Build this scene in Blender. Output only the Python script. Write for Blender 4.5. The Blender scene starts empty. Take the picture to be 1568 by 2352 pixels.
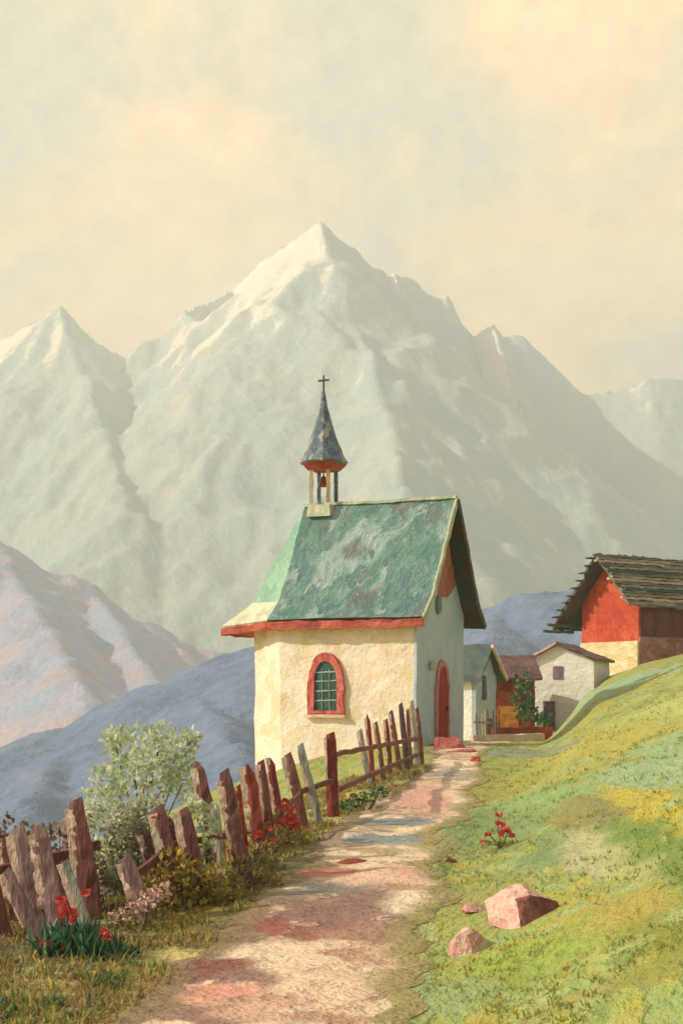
import bpy, bmesh, math, random
import numpy as np
from mathutils import Vector, noise as mn
random.seed(7)
R = math.radians
F, HX, HY = 1500.0, 341.0, 700.0            # lens in pixels of the 682x1024 frame, horizon row
K = 682/1568.0
COL = bpy.context.scene.collection

def P(px, py, D):                            # a point D metres ahead of the eye
    return Vector(((px*K-HX)*D/F, D, (HY-py*K)*D/F))
def lin(c):
    return tuple(((v/255)/12.92 if v/255 <= .04045 else ((v/255+.055)/1.055)**2.4) for v in c)+(1,)

# ------------------------------------------------------------------ materials
def nn(nt, t, **kw):
    n = nt.nodes.new(t)
    for k, v in kw.items():
        if k in n.inputs.keys(): n.inputs[k].default_value = v
        else: setattr(n, k, v)
    return n
def ramp(nt, cols, soft=0.0):
    r = nt.nodes.new('ShaderNodeValToRGB'); e = r.color_ramp.elements
    n = len(cols)
    pts = []
    for i, c in enumerate(cols):
        a, b = i/n, (i+1)/n
        if soft >= 1: pts.append(((i+.5)/n, c))
        else:
            m = soft*.5/n
            pts += [(a+m, c), (b-m-.002, c)]
    while len(e) < len(pts): e.new(.5)
    for i, (p, c) in enumerate(pts): e[i].position = min(1, max(0, p)); e[i].color = lin(c)
    return r
MATS = {}
def paint(name, cols, dab=(4, 4, 4), rot=(0, 0, 0), ragged=.55, bump=.5, bdist=.03, soft=.3, rough=.65,
          cols2=None, patch=.5, blend=.5, bristle=.12, spec=.25, hmask=None, tint=False):
    """surface of thick dabs; dab = strokes per metre on each axis"""
    m = bpy.data.materials.new(name); m.use_nodes = True; nt = m.node_tree; nt.nodes.clear(); L = nt.links.new
    out = nn(nt, 'ShaderNodeOutputMaterial'); bs = nn(nt, 'ShaderNodeBsdfPrincipled'); L(bs.outputs[0], out.inputs[0])
    bs.inputs['Roughness'].default_value = rough; bs.inputs['Specular IOR Level'].default_value = spec
    tc = nn(nt, 'ShaderNodeTexCoord'); mp = nn(nt, 'ShaderNodeMapping'); mp.inputs['Scale'].default_value = dab
    mr = nn(nt, 'ShaderNodeMapping'); mr.inputs['Rotation'].default_value = rot
    L(tc.outputs['Object'], mr.inputs[0]); L(mr.outputs[0], mp.inputs[0])
    no = nn(nt, 'ShaderNodeTexNoise', Scale=1.6, Detail=4.0, Roughness=.65); L(mp.outputs[0], no.inputs['Vector'])
    sb = nn(nt, 'ShaderNodeVectorMath', operation='SUBTRACT'); L(no.outputs['Color'], sb.inputs[0]); sb.inputs[1].default_value = (.5, .5, .5)
    sc = nn(nt, 'ShaderNodeVectorMath', operation='SCALE'); L(sb.outputs[0], sc.inputs[0]); sc.inputs['Scale'].default_value = ragged*3
    ad = nn(nt, 'ShaderNodeVectorMath', operation='ADD'); L(mp.outputs[0], ad.inputs[0]); L(sc.outputs[0], ad.inputs[1])
    vo = nn(nt, 'ShaderNodeTexVoronoi', Scale=1.0); L(ad.outputs[0], vo.inputs['Vector'])
    sp = nn(nt, 'ShaderNodeSeparateColor'); L(vo.outputs['Color'], sp.inputs[0])
    # large patches steer which dab colours come up
    n2 = nn(nt, 'ShaderNodeTexNoise', Scale=.22*1.0, Detail=3.0, Roughness=.6); L(mp.outputs[0], n2.inputs['Vector'])
    st = nn(nt, 'ShaderNodeMapRange'); L(n2.outputs['Fac'], st.inputs[0])
    st.inputs[1].default_value = .3; st.inputs[2].default_value = .7
    mx = nn(nt, 'ShaderNodeMix', data_type='FLOAT'); mx.inputs[0].default_value = patch
    L(sp.outputs[0], mx.inputs[2]); L(st.outputs[0], mx.inputs[3])
    rp = ramp(nt, cols, soft); L(mx.outputs[0], rp.inputs[0])
    n3 = nn(nt, 'ShaderNodeTexNoise', Scale=1.1, Detail=5.0, Roughness=.7); L(ad.outputs[0], n3.inputs['Vector'])
    rp2 = ramp(nt, cols2 or cols, 1.0)
    st3 = nn(nt, 'ShaderNodeMapRange'); L(n3.outputs['Fac'], st3.inputs[0]); st3.inputs[1].default_value = .28; st3.inputs[2].default_value = .72
    L(st3.outputs[0], rp2.inputs[0])
    cm = nn(nt, 'ShaderNodeMix', data_type='RGBA'); cm.inputs[0].default_value = blend
    L(rp.outputs[0], cm.inputs[6]); L(rp2.outputs[0], cm.inputs[7])
    # bristle marks along the stroke
    mb = nn(nt, 'ShaderNodeMapping'); mx_ = max(dab); mb.inputs['Scale'].default_value = tuple(1.5*d if d < mx_*.6 else 7*d for d in dab) if min(dab) < mx_*.6 else tuple(5*d for d in dab)
    L(mr.outputs[0], mb.inputs[0])
    nb = nn(nt, 'ShaderNodeTexNoise', Scale=1.0, Detail=3.0, Roughness=.6); L(mb.outputs[0], nb.inputs['Vector'])
    hs = nn(nt, 'ShaderNodeHueSaturation'); mv = nn(nt, 'ShaderNodeMapRange'); L(nb.outputs['Fac'], mv.inputs[0])
    mv.inputs[1].default_value = .3; mv.inputs[2].default_value = .7; mv.inputs[3].default_value = 1-bristle; mv.inputs[4].default_value = 1+bristle
    L(mv.outputs[0], hs.inputs['Value'])
    last = cm.outputs[2]
    if tint:                                 # ground colours and painted shadow bands, with dab-shaped borders
        at = nn(nt, 'ShaderNodeVertexColor', layer_name='tint'); a1 = nn(nt, 'ShaderNodeMath', operation='MULTIPLY_ADD')
        L(sp.outputs[1], a1.inputs[0]); a1.inputs[1].default_value = .5; L(at.outputs['Alpha'], a1.inputs[2])
        a2 = nn(nt, 'ShaderNodeMapRange'); L(a1.outputs[0], a2.inputs[0]); a2.inputs[1].default_value = .52; a2.inputs[2].default_value = .68; a2.inputs[4].default_value = tint
        mt = nn(nt, 'ShaderNodeMix', data_type='RGBA'); L(a2.outputs[0], mt.inputs[0]); L(last, mt.inputs[6]); L(at.outputs['Color'], mt.inputs[7])
        last = mt.outputs[2]
    if hmask: last = hmask(nt, L, tc, cm.outputs[2], n3)
    L(last, hs.inputs['Color']); L(hs.outputs[0], bs.inputs['Base Color'])
    ma = nn(nt, 'ShaderNodeMath', operation='MULTIPLY_ADD'); L(nb.outputs['Fac'], ma.inputs[0]); ma.inputs[1].default_value = .6; L(vo.outputs['Distance'], ma.inputs[2])
    bp = nn(nt, 'ShaderNodeBump', Strength=bump, Distance=bdist); L(ma.outputs[0], bp.inputs['Height']); L(bp.outputs[0], bs.inputs['Normal'])
    MATS[name] = m
    return m
def leafmat(name, cols, rough=.6, trans=.25):
    m = bpy.data.materials.new(name); m.use_nodes = True; nt = m.node_tree; L = nt.links.new
    bs = nt.nodes['Principled BSDF']; bs.inputs['Roughness'].default_value = rough; bs.inputs['Specular IOR Level'].default_value = .25
    ge = nn(nt, 'ShaderNodeNewGeometry'); rp = ramp(nt, cols, .6); L(ge.outputs['Random Per Island'], rp.inputs[0])
    tc = nn(nt, 'ShaderNodeTexCoord'); no = nn(nt, 'ShaderNodeTexNoise', Scale=25.0, Detail=2.0); L(tc.outputs['Object'], no.inputs['Vector'])
    hs = nn(nt, 'ShaderNodeHueSaturation'); mv = nn(nt, 'ShaderNodeMapRange'); L(no.outputs['Fac'], mv.inputs[0])
    mv.inputs[3].default_value = .8; mv.inputs[4].default_value = 1.2; L(mv.outputs[0], hs.inputs['Value']); L(rp.outputs[0], hs.inputs['Color'])
    L(hs.outputs[0], bs.inputs['Base Color'])
    tr = nn(nt, 'ShaderNodeBsdfTranslucent'); L(hs.outputs[0], tr.inputs[0])
    ms = nn(nt, 'ShaderNodeMixShader'); ms.inputs[0].default_value = trans
    L(bs.outputs[0], ms.inputs[1]); L(tr.outputs[0], ms.inputs[2]); L(ms.outputs[0], nt.nodes['Material Output'].inputs[0])
    return m

# ------------------------------------------------------------------ objects
def tag(o, label=None, cat=None, group=None, kind=None):
    if label: o['label'] = label
    if cat: o['category'] = cat
    if group: o['group'] = group
    if kind: o['kind'] = kind
    return o
def empty(name, loc, label, cat, group=None):
    o = bpy.data.objects.new(name, None); COL.objects.link(o); o.location = loc
    o.empty_display_size = .3
    return tag(o, label, cat, group)
def link(name, bm, mats, parent=None, smooth=False):
    me = bpy.data.meshes.new(name)
    bmesh.ops.recalc_face_normals(bm, faces=bm.faces)
    bm.to_mesh(me); bm.free()
    for m in (mats if isinstance(mats, (list, tuple)) else [mats]): me.materials.append(m)
    if smooth: me.polygons.foreach_set('use_smooth', [True]*len(me.polygons))
    o = bpy.data.objects.new(name, me); COL.objects.link(o)
    if parent is not None:
        pl = parent.matrix_basis.translation.copy(); q = parent
        while q.parent: q = q.parent; pl += q.matrix_basis.translation
        for v in me.vertices: v.co -= pl
        o.parent = parent
    else:                                    # origin at the foot of the mesh
        n = len(me.vertices); co = np.empty(n*3); me.vertices.foreach_get('co', co); co = co.reshape(-1, 3)
        c = Vector(((co[:, 0].min()+co[:, 0].max())/2, (co[:, 1].min()+co[:, 1].max())/2, co[:, 2].min()))
        co -= np.array(c); me.vertices.foreach_set('co', co.ravel()); o.location = c
    me.update()
    return o
def hull(bm, pts):                           # convex solid
    vs = [bm.verts.new(p) for p in pts]
    r = bmesh.ops.convex_hull(bm, input=vs)
    bmesh.ops.delete(bm, geom=[g for g in r['geom_interior']+r['geom_unused'] if isinstance(g, bmesh.types.BMVert)], context='VERTS')
def prism(bm, bot, top):                     # matching loops of points
    a = [bm.verts.new(p) for p in bot]; b = [bm.verts.new(p) for p in top]; n = len(a)
    bm.faces.new(a[::-1]); bm.faces.new(b)
    for i in range(n): bm.faces.new((a[i], a[(i+1) % n], b[(i+1) % n], b[i]))
def beam(bm, a, b, w, h=None, up=Vector((0, 0, 1))):
    a, b = Vector(a), Vector(b); h = h or w; d = (b-a).normalized()
    s = d.cross(up)
    if s.length < .05: s = d.cross(Vector((0, 1, 0)))
    s.normalize(); t = s.cross(d)
    q = [s*w/2+t*h/2, -s*w/2+t*h/2, -s*w/2-t*h/2, s*w/2-t*h/2]
    prism(bm, [a+k for k in q], [b+k for k in q])
def lathe(bm, c, prof, n=8, ph=0):
    rings = [[bm.verts.new((c[0]+r*math.cos(ph+2*math.pi*i/n), c[1]+r*math.sin(ph+2*math.pi*i/n), z)) for i in range(n)] for r, z in prof]
    for a, b in zip(rings, rings[1:]):
        for i in range(n): bm.faces.new((a[i], a[(i+1) % n], b[(i+1) % n], b[i]))
    bm.faces.new(rings[0][::-1]); bm.faces.new(rings[-1])
def wob(bm, cut, amp, scale, seed=0, maxit=7):
    """cut long edges to 'cut' metres, then unsettle the surface: old plaster, hewn wood"""
    for _ in range(maxit):
        es = [e for e in bm.edges if e.calc_length() > cut]
        if not es: break
        bmesh.ops.subdivide_edges(bm, edges=es, cuts=1, use_grid_fill=True)
    bmesh.ops.triangulate(bm, faces=[f for f in bm.faces if len(f.verts) > 4])
    o = Vector((seed*7.3, seed*3.1, 0))
    for v in bm.verts:
        v.co += amp*(mn.noise_vector(v.co*scale+o)+.5*mn.noise_vector(v.co*scale*2.7+o))

# ------------------------------------------------------------------ terrain
def interp(x, xs, ys): return float(np.interp(x, xs, ys))
zD = [-40, 0, 8, 10.6, 14, 20, 30, 37, 45, 60, 80, 110, 200, 420, 1200]
zZ = [-3.6, -2.8, -2.44, -2.30, -2.12, -1.66, -1.27, -1.10, -1.30, -1.6, -1.5, -6, -45, -110, -120]
pD = [0, 10.6, 13.5, 17, 20, 22.5, 27, 32, 36.5, 41, 48, 60]
pC = [-1.2, -.56, -.15, .25, .75, 1.20, 1.95, 2.45, 2.95, 3.7, 4.9, 6.0]
pW = [2.4, 2.15, 1.95, 1.7, 1.6, 1.5, 1.2, 1.1, 1.5, 1.6, 1.6, 1.4]
fD = [10, 14, 17, 20, 25, 30, 36, 45, 60]
fX = [-3.8, -2.75, -1.6, -.55, .45, 1.5, .8, 2.6, 3.5]
hD = [0, 10, 17, 22, 27, 32, 38, 45, 60, 90]
hX = [0, .6, 1.3, 2.15, 2.95, 4.3, 5.1, 6.0, 8.6, 13]
def ground(x, D):
    z = interp(D, zD, zZ)
    xh = interp(D, hD, hX); s = x-xh
    if s > 0:
        t = min(1, max(0, (D-32)/12)); sc = max(1, D/45)
        sl = .34+.11*min(1, max(0, (D-18)/12)); near = sl*s if s < 9 else sl*9+.12*(s-9)
        far = interp(s/sc, [0, .65, 1.46, 2.8, 4.1, 10, 60], [0, .78, 1.56, 2.05, 2.34, 3.0, 8])*(sc if D > 45 else 1)
        r = near*(1-t)+far*t
        if D > 95: r *= max(0, 1-(D-95)/90)
        z += r*min(1, .4+s*.5)
    xf = interp(D, fD, fX); q = xf-.15-x
    if q > 0:
        near = interp(q, [0, 1.5, 4, 9, 30, 120, 400, 4000], [0, .35, 1.15, 3.6, 15, 60, 115, 120])
        z -= near
        z = max(z, -122+.001*q)
    k = min(1, max(0, (70-abs(D))/40))
    if abs(x) < 60 and D < 120:
        z += .05*mn.noise(Vector((x*.9, D*.9, 1)))+.018*mn.noise(Vector((x*3.3, D*3.3, 4)))
        if s > .4: z += min(1, (s-.4))*(.10*mn.noise(Vector((x*.7, D*.45, 9)))+.05*mn.noise(Vector((x*1.9, D*1.2, 5))))
    return z
def gp(x, D, up=0): return Vector((x, D, ground(x, D)+up))
def on_ground(px, py):                       # where the sight line of a pixel meets the ground
    D = 7.0
    while D < 110:
        p = P(px, py, D)
        if p.z <= ground(p.x, D): break
        D += .05
    return P(px, py, D)

def grid_obj(name, xs, ys, zf, mat, smooth=True):
    nx, ny = len(xs), len(ys)
    me = bpy.data.meshes.new(name)
    Z = zf if isinstance(zf, np.ndarray) else np.array([[zf(x, y) for x in xs] for y in ys])
    X, Y = np.meshgrid(xs, ys)
    co = np.stack([X, Y, Z], -1).reshape(-1, 3)
    idx = np.arange(nx*ny).reshape(ny, nx)
    f = np.stack([idx[:-1, :-1], idx[:-1, 1:], idx[1:, 1:], idx[1:, :-1]], -1).reshape(-1, 4)
    me.from_pydata(co.tolist(), [], f.tolist()); me.materials.append(mat)
    if smooth: me.polygons.foreach_set('use_smooth', [True]*len(me.polygons))
    o = bpy.data.objects.new(name, me); COL.objects.link(o)
    return o

M_grass = paint('meadow grass', [(138, 148, 68), (164, 160, 66), (184, 168, 68), (144, 164, 92), (168, 180, 112), (176, 162, 70), (120, 140, 74), (160, 164, 72), (180, 180, 98)],
                dab=(2.4, 1.5, 2.4), rot=(0, 0, .35), ragged=.75, patch=.5, blend=.4, bump=.9, bdist=.07, soft=.5, bristle=.1, tint=.78)
def axis(lo, hi, core0, core1, step, g=1.16):
    a = list(np.arange(core0, core1, step)); s = step
    while a[-1] < hi: s *= g; a.append(a[-1]+s)
    s = step
    while a[0] > lo: s *= g; a.insert(0, a[0]-s)
    return a
xs = axis(-3200, 3200, -6, 13, .085); ys = axis(-60, 3500, 8, 48, .11, 1.12)
PATCH = [(1150,1800,90,30,178,170,80),(1240,1835,90,26,150,180,112),(1120,1900,110,46,132,156,98),(1350,1870,70,36,150,138,82),(1340,1955,56,50,198,192,144),(1480,1770,80,36,165,190,140),
 (1450,1850,50,55,208,184,62),(1535,1960,60,110,112,142,62),(1540,2150,50,90,146,148,54),(1250,1965,90,34,122,150,96),(1390,2110,100,40,184,162,72),(1250,2190,170,46,156,180,72),(1000,2290,120,50,156,174,112),
 (1310,2300,120,40,168,162,88),(950,2015,60,26,166,182,128),(1100,2055,80,26,168,162,88),(1500,1625,80,24,192,198,112),(1400,1690,100,26,190,178,78),(1420,1575,120,22,166,192,148),(1530,1710,60,26,160,188,132),
 (1180,1760,60,18,176,180,86),(1280,1740,60,16,196,186,96),(1010,1935,40,30,172,160,110),(1480,2260,80,40,150,146,66),(1450,1990,60,50,186,184,120),(1180,2240,90,30,150,160,70),(920,2200,40,50,176,168,116),
 (450,2100,60,55,188,162,56),(600,1990,80,36,142,126,82),(545,1960,60,26,228,202,122),(400,2190,90,13,236,212,132),(150,2150,120,55,122,98,80),(110,2300,150,36,170,144,90),(310,2250,110,18,204,174,74),
 (250,2310,120,34,152,122,80),(50,2180,60,55,110,86,70),(840,1780,44,18,188,182,104),(800,1830,60,16,228,194,96),(900,1812,60,12,208,184,144),(700,1950,60,24,164,150,80),(500,2160,80,24,138,112,80),(660,2000,60,18,120,116,84),
 (520,2110,110,34,136,112,78),(640,2040,80,34,150,128,86),(440,2190,160,14,226,196,118),(380,2262,130,18,166,104,82),(500,2165,70,18,150,124,80),(690,1975,70,20,150,140,92),(330,2200,70,30,150,140,80),(560,2070,90,26,160,136,80),(760,1900,50,14,214,196,120),(1200,1700,120,8,214,190,160),(1180,1730,110,10,150,158,140)]  # the blue-grey strip by the chapel door is its cast shadow, painted in
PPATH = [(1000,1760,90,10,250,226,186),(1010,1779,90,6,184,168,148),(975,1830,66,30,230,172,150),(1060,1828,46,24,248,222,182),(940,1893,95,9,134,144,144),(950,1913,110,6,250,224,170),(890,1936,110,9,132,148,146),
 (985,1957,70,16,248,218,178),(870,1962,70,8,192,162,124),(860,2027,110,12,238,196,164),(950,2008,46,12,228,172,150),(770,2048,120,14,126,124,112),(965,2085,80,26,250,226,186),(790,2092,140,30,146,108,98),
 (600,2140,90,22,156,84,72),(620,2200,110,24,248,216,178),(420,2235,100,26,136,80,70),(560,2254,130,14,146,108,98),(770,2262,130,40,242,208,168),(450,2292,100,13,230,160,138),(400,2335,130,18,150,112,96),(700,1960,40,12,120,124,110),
 (740,2010,60,8,196,120,96),(640,2065,50,12,140,132,116),(850,2150,120,18,176,132,108),(600,2330,120,22,226,180,150),(880,2200,60,22,214,180,140)]  # mauve and grey bands are fence and bush shadows painted onto the earth
def world_patches(lst):
    out = []
    for px, py, rx, ry, *c in lst:
        a = on_ground(px, py); n_, f_ = on_ground(px, min(2500, py+ry)), on_ground(px, py-ry)
        q_ = (.95 if lst is PATCH else 1.0); c = [v*q_ for v in c]; out.append((a.x, a.y, rx*K*a.y/F, max(.12, (f_.y-n_.y)/2) if f_.y-n_.y < 14 else 3, lin(c)[:3]))
    return out
def tint(o, lst):
    me = o.data; n = len(me.vertices); co = np.empty(n*3); me.vertices.foreach_get('co', co); co = co.reshape(-1, 3)+np.array(o.location)
    wx = np.array([.35*mn.noise(Vector((x*1.7, y*1.7, 5)))+.15*mn.noise(Vector((x*5, y*5, 8))) if abs(x) < 16 and y < 60 else 0 for x, y, _ in co])
    wy = np.array([.5*mn.noise(Vector((x*1.7, y*1.2, 15)))+.2*mn.noise(Vector((x*5, y*4, 18))) if abs(x) < 16 and y < 60 else 0 for x, y, _ in co])
    num = np.zeros((n, 3)); den = np.zeros(n)+1e-9; keep = np.ones(n)
    for cx, cy, rx, ry, c in world_patches(lst):
        d = ((co[:, 0]+wx*min(1, rx*2)-cx)/rx)**2+((co[:, 1]+wy*min(1, ry*2)-cy)/ry)**2
        w_ = np.exp(-d*.9); num += (w_**3)[:, None]*np.array(c); den += w_**3; keep *= 1-.95*w_
    col = np.concatenate([num/den[:, None], (1-keep)[:, None]], 1)
    if lst is PPATH:                         # grass and dry earth creep in from both edges
        for i in range(n):
            e = min(i % 25, 24-i % 25)/24; t = max(0, 1-e/(.13+.16*mn.noise(Vector((co[i, 0]*1.5, co[i, 1]*1.5, 3)))+.05))
            t = min(1, t*1.7)
            g = lin((158, 146, 84) if i % 25 > 12 else (140, 118, 84))
            if t > 0: col[i, :3] = col[i, :3]*(1-t)*col[i, 3]+np.array(g[:3])*(1-(1-t)*col[i, 3]); col[i, 3] = max(col[i, 3], t)
    at = me.color_attributes.new('tint', 'FLOAT_COLOR', 'POINT'); at.data.foreach_set('color', col.astype(np.float32).ravel())
gr = tag(grid_obj('ground', xs, ys, ground, M_grass), kind='structure'); tint(gr, PATCH)

# path: its own sheet just proud of the ground, ragged edges
M_path = paint('path earth', [(236, 206, 164), (246, 220, 178), (222, 178, 148), (184, 158, 134), (246, 218, 174), (232, 194, 158), (190, 140, 114), (248, 224, 184), (168, 160, 146), (240, 210, 164)],
               dab=(2.0, 2.4, 2.4), rot=(0, 0, -.12), ragged=.8, patch=.35, blend=.3, bump=1.0, bdist=.05, soft=.35, bristle=.08, tint=.9)
def ribbon(name, rows, nacross, mat, lift=.02):
    bm = bmesh.new(); prev = None
    for (c, w0, w1, D) in rows:
        ring = []
        for i in range(nacross+1):
            x = c-w0+(w0+w1)*i/nacross
            e = min(i, nacross-i)/nacross
            ring.append(bm.verts.new((x, D, ground(x, D)+lift*(1 if e > 0 else .25))))
        if prev:
            for i in range(nacross): bm.faces.new((prev[i], prev[i+1], ring[i+1], ring[i]))
        prev = ring
    return link(name, bm, mat, smooth=True)
rows = []
for D in np.arange(4, 47.9, .08):
    c, w = interp(D, pD, pC), interp(D, pD, pW)
    j = lambda s: .5*mn.noise(Vector((D*.55, s, 0)))+.22*mn.noise(Vector((D*2.2, s, 3)))+.08*mn.noise(Vector((D*8, s, 3)))
    rows.append((c, w/2*(1+j(1)), w/2*(1+j(8)), float(D)))
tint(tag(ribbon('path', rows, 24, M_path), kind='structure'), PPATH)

# ------------------------------------------------------------------ mountains
def seg_tent(X, Y, lines, k, ax=1.0):
    Z = np.full(X.shape, -1e9)
    for pts, kk in lines:
        for a, b in zip(pts, pts[1:]):
            dx, dy = (b.x-a.x)*ax, b.y-a.y; l2 = dx*dx+dy*dy+1e-9
            t = np.clip(((X-a.x)*ax*dx+(Y-a.y)*dy)/l2, 0, 1)
            d = np.hypot((X-a.x)*ax-t*dx, Y-a.y-t*dy)
            Z = np.maximum(Z, a.z+t*(b.z-a.z)-k*kk*d)
    return Z
def fbm(X, Y, s, seed, octv=4, ridged=False):
    out = np.zeros(X.shape); it = np.nditer(X, flags=['multi_index'])
    flat = [(x, y) for x, y in zip(X.ravel(), Y.ravel())]
    f = mn.ridged_multi_fractal if ridged else None
    if ridged: v = [mn.ridged_multi_fractal(Vector((x*s, y*s, seed)), .9, 2.1, octv, 1.0, 2.0) for x, y in flat]
    else: v = [mn.fractal(Vector((x*s, y*s, seed)), .8, 2.1, octv) for x, y in flat]
    return np.array(v).reshape(X.shape)
def pl(D, *pts): return [P(p[0], p[1], p[2] if len(p) > 2 else D) for p in pts]

def snow_and_sunlight(nt, L, tc, col, n3):
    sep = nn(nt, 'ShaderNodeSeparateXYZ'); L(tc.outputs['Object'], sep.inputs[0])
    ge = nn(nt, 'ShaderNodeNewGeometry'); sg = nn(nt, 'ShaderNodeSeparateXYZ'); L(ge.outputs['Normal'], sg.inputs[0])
    asp = nn(nt, 'ShaderNodeMath', operation='MULTIPLY_ADD'); L(sg.outputs[0], asp.inputs[0]); asp.inputs[1].default_value = -330.0; L(sep.outputs[2], asp.inputs[2])   # sunlight painted as cream on the west faces, along with the snow
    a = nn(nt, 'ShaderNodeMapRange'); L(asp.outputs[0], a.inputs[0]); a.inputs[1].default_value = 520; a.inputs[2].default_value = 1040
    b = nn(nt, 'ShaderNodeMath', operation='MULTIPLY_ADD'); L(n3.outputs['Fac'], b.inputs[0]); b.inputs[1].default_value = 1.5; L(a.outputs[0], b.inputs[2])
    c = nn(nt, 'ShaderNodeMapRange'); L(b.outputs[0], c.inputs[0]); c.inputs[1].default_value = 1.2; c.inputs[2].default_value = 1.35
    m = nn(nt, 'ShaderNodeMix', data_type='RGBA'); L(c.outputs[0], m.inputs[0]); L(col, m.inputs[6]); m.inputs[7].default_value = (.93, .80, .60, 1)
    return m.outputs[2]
M_rock = paint('mountain rock', [(186, 194, 174), (198, 202, 180), (168, 186, 178), (202, 198, 174), (180, 194, 182)],
               dab=(.009, .009, .0045), rot=(0, R(28), 0), ragged=.5, patch=.5, blend=.6, bump=.35, bdist=18, soft=.9, bristle=.06, hmask=snow_and_sunlight, spec=.05)
RD = [(-420, 3300), (-90, 3050), (0, 2980), (60, 2860), (140, 2700), (345, 3060), (425, 2720), (540, 2960), (610, 2820), (735, 2620), (860, 2950), (1025, 3080), (1060, 3140), (1130, 3120), (1335, 3130), (1490, 3080), (1750, 3080), (2000, 3080)]
def rd(px): return interp(px, [a[0] for a in RD], [a[1] for a in RD])
def crest(*pts): return [P(x, y, rd(x)) for x, y in pts]
def spur(*pts): return [P(x, y, rd(pts[0][0])-d) for x, y, d in pts]
sky_main = crest((-420, 930), (-200, 820), (-90, 830), (0, 775), (30, 765), (60, 745), (85, 738), (110, 722), (140, 698), (160, 722), (180, 748), (240, 797), (300, 828), (332, 843), (348, 826), (375, 790), (400, 742), (425, 715), (452, 702),
              (480, 690), (540, 660), (572, 628), (610, 588), (630, 582), (680, 545), (735, 505), (755, 520), (780, 555), (808, 575), (830, 592), (860, 612), (880, 618), (893, 636), (905, 622), (915, 632), (930, 630), (955, 645), (985, 676), (1010, 684),
              (1025, 674), (1040, 698), (1060, 745), (1090, 772), (1112, 752), (1130, 740), (1155, 774), (1180, 764), (1205, 773), (1240, 806), (1280, 848), (1335, 905), (1400, 900), (1450, 886), (1490, 866), (1530, 864), (1568, 870), (1750, 930), (2000, 860))
spurs = [
 (spur((735, 505, 0), (750, 560, 70), (772, 620, 150), (800, 700, 240), (838, 778, 330), (880, 920, 520), (930, 1130, 800), (980, 1400, 1000)), .8),
 (spur((610, 588, 0), (650, 640, 90), (690, 700, 180), (735, 790, 290), (760, 900, 420), (790, 1150, 720)), 1.3),
 (spur((425, 715, 0), (462, 738, 70), (505, 790, 160), (545, 860, 270), (565, 980, 420), (590, 1120, 640), (620, 1300, 850)), .85),
 (spur((480, 690, 0), (560, 790, 250), (620, 930, 480), (680, 1100, 700)), 1.5),
 (spur((140, 698, 0), (155, 750, 80), (178, 810, 160), (205, 880, 260), (245, 985, 420), (290, 1150, 700)), .85),
 (spur((60, 745, 0), (60, 850, 230), (90, 980, 450), (130, 1150, 700)), 1.5),
 (spur((905, 622, 0), (960, 800, 300), (1010, 960, 520), (1080, 1180, 800)), 1.5),
 (spur((1130, 740, 0), (1180, 890, 320), (1260, 1080, 620)), 1.5)]
gx = np.arange(-1500, 1500, 6.0); gy = np.arange(1400, 3950, 9.0)
GX, GY = np.meshgrid(gx, gy)
Z = np.maximum(seg_tent(GX, GY, [(sky_main, 1.0)], 1.15, 2.3), seg_tent(GX, GY, spurs, 1.15))
rn = fbm(GX, GY, 1/190., 2.0, 4, True)-1.2
CR = np.interp(GX/GY*F, [(a[0]*K-HX) for a in RD], [a[1] for a in RD]); edge = np.clip((CR-GY)/200, 0, 1)
Z = Z+rn*30*edge+fbm(GX, GY, 1/26., 5, 3)*5.5*(.7+.3*edge)
Z = np.maximum(Z, -125+fbm(GX, GY, 1/300., 9, 2)*8)
for _ in range(1): Z[1:-1, 1:-1] = np.where(edge[1:-1, 1:-1] > .5, (Z[1:-1, 1:-1]*4+Z[:-2, 1:-1]+Z[2:, 1:-1]+Z[1:-1, :-2]+Z[1:-1, 2:])/8, Z[1:-1, 1:-1])
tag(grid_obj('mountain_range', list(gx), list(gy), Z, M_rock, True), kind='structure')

def hill(name, D, sky, spur, xr, yr, st, k, mat, namp, nscale, seed):
    gx = np.arange(xr[0], xr[1], st); gy = np.arange(yr[0], yr[1], st*1.3); X, Y = np.meshgrid(gx, gy)
    Z = seg_tent(X, Y, [(pl(D, *sky), 1)]+[(pl(D, *s), 1.1) for s in spur], k)
    Z = Z+fbm(X, Y, nscale, seed, 4)*namp
    Z = np.maximum(Z, -125)
    return tag(grid_obj(name, list(gx), list(gy), Z, mat), kind='structure')
M_pink = paint('pink rock slope', [(204, 172, 176), (214, 184, 178), (180, 176, 194), (166, 182, 202), (200, 188, 192)], dab=(.022, .022, .012), rot=(0, R(30), 0),
               patch=.55, blend=.55, bump=.5, bdist=7, soft=.8, spec=.05)
hill('pink_hill', 1500, [(-500, 1000), (-250, 1110), (-80, 1205), (0, 1245), (25, 1270), (75, 1300), (120, 1318), (165, 1325), (205, 1345), (215, 1365), (262, 1385), (330, 1420), (390, 1462), (440, 1478), (520, 1508), (600, 1560), (800, 1680)],
     [[(0, 1245, 1500), (40, 1330, 1380), (120, 1450, 1200), (200, 1600, 1000)], [(205, 1345, 1500), (270, 1440, 1350), (350, 1560, 1150)], [(390, 1462, 1500), (430, 1530, 1350), (480, 1600, 1200)]],
     (-700, 350), (850, 1650), 5.5, .62, M_pink, 9, 1/60., 3)
M_blue = paint('blue wooded slope', [(92, 116, 150), (112, 132, 160), (132, 144, 168), (100, 126, 150), (140, 138, 166)], dab=(.045, .045, .03), rot=(0, R(-25), 0),
               patch=.6, blend=.6, bump=.6, bdist=3, soft=.8, spec=.05, bristle=.1)
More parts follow.
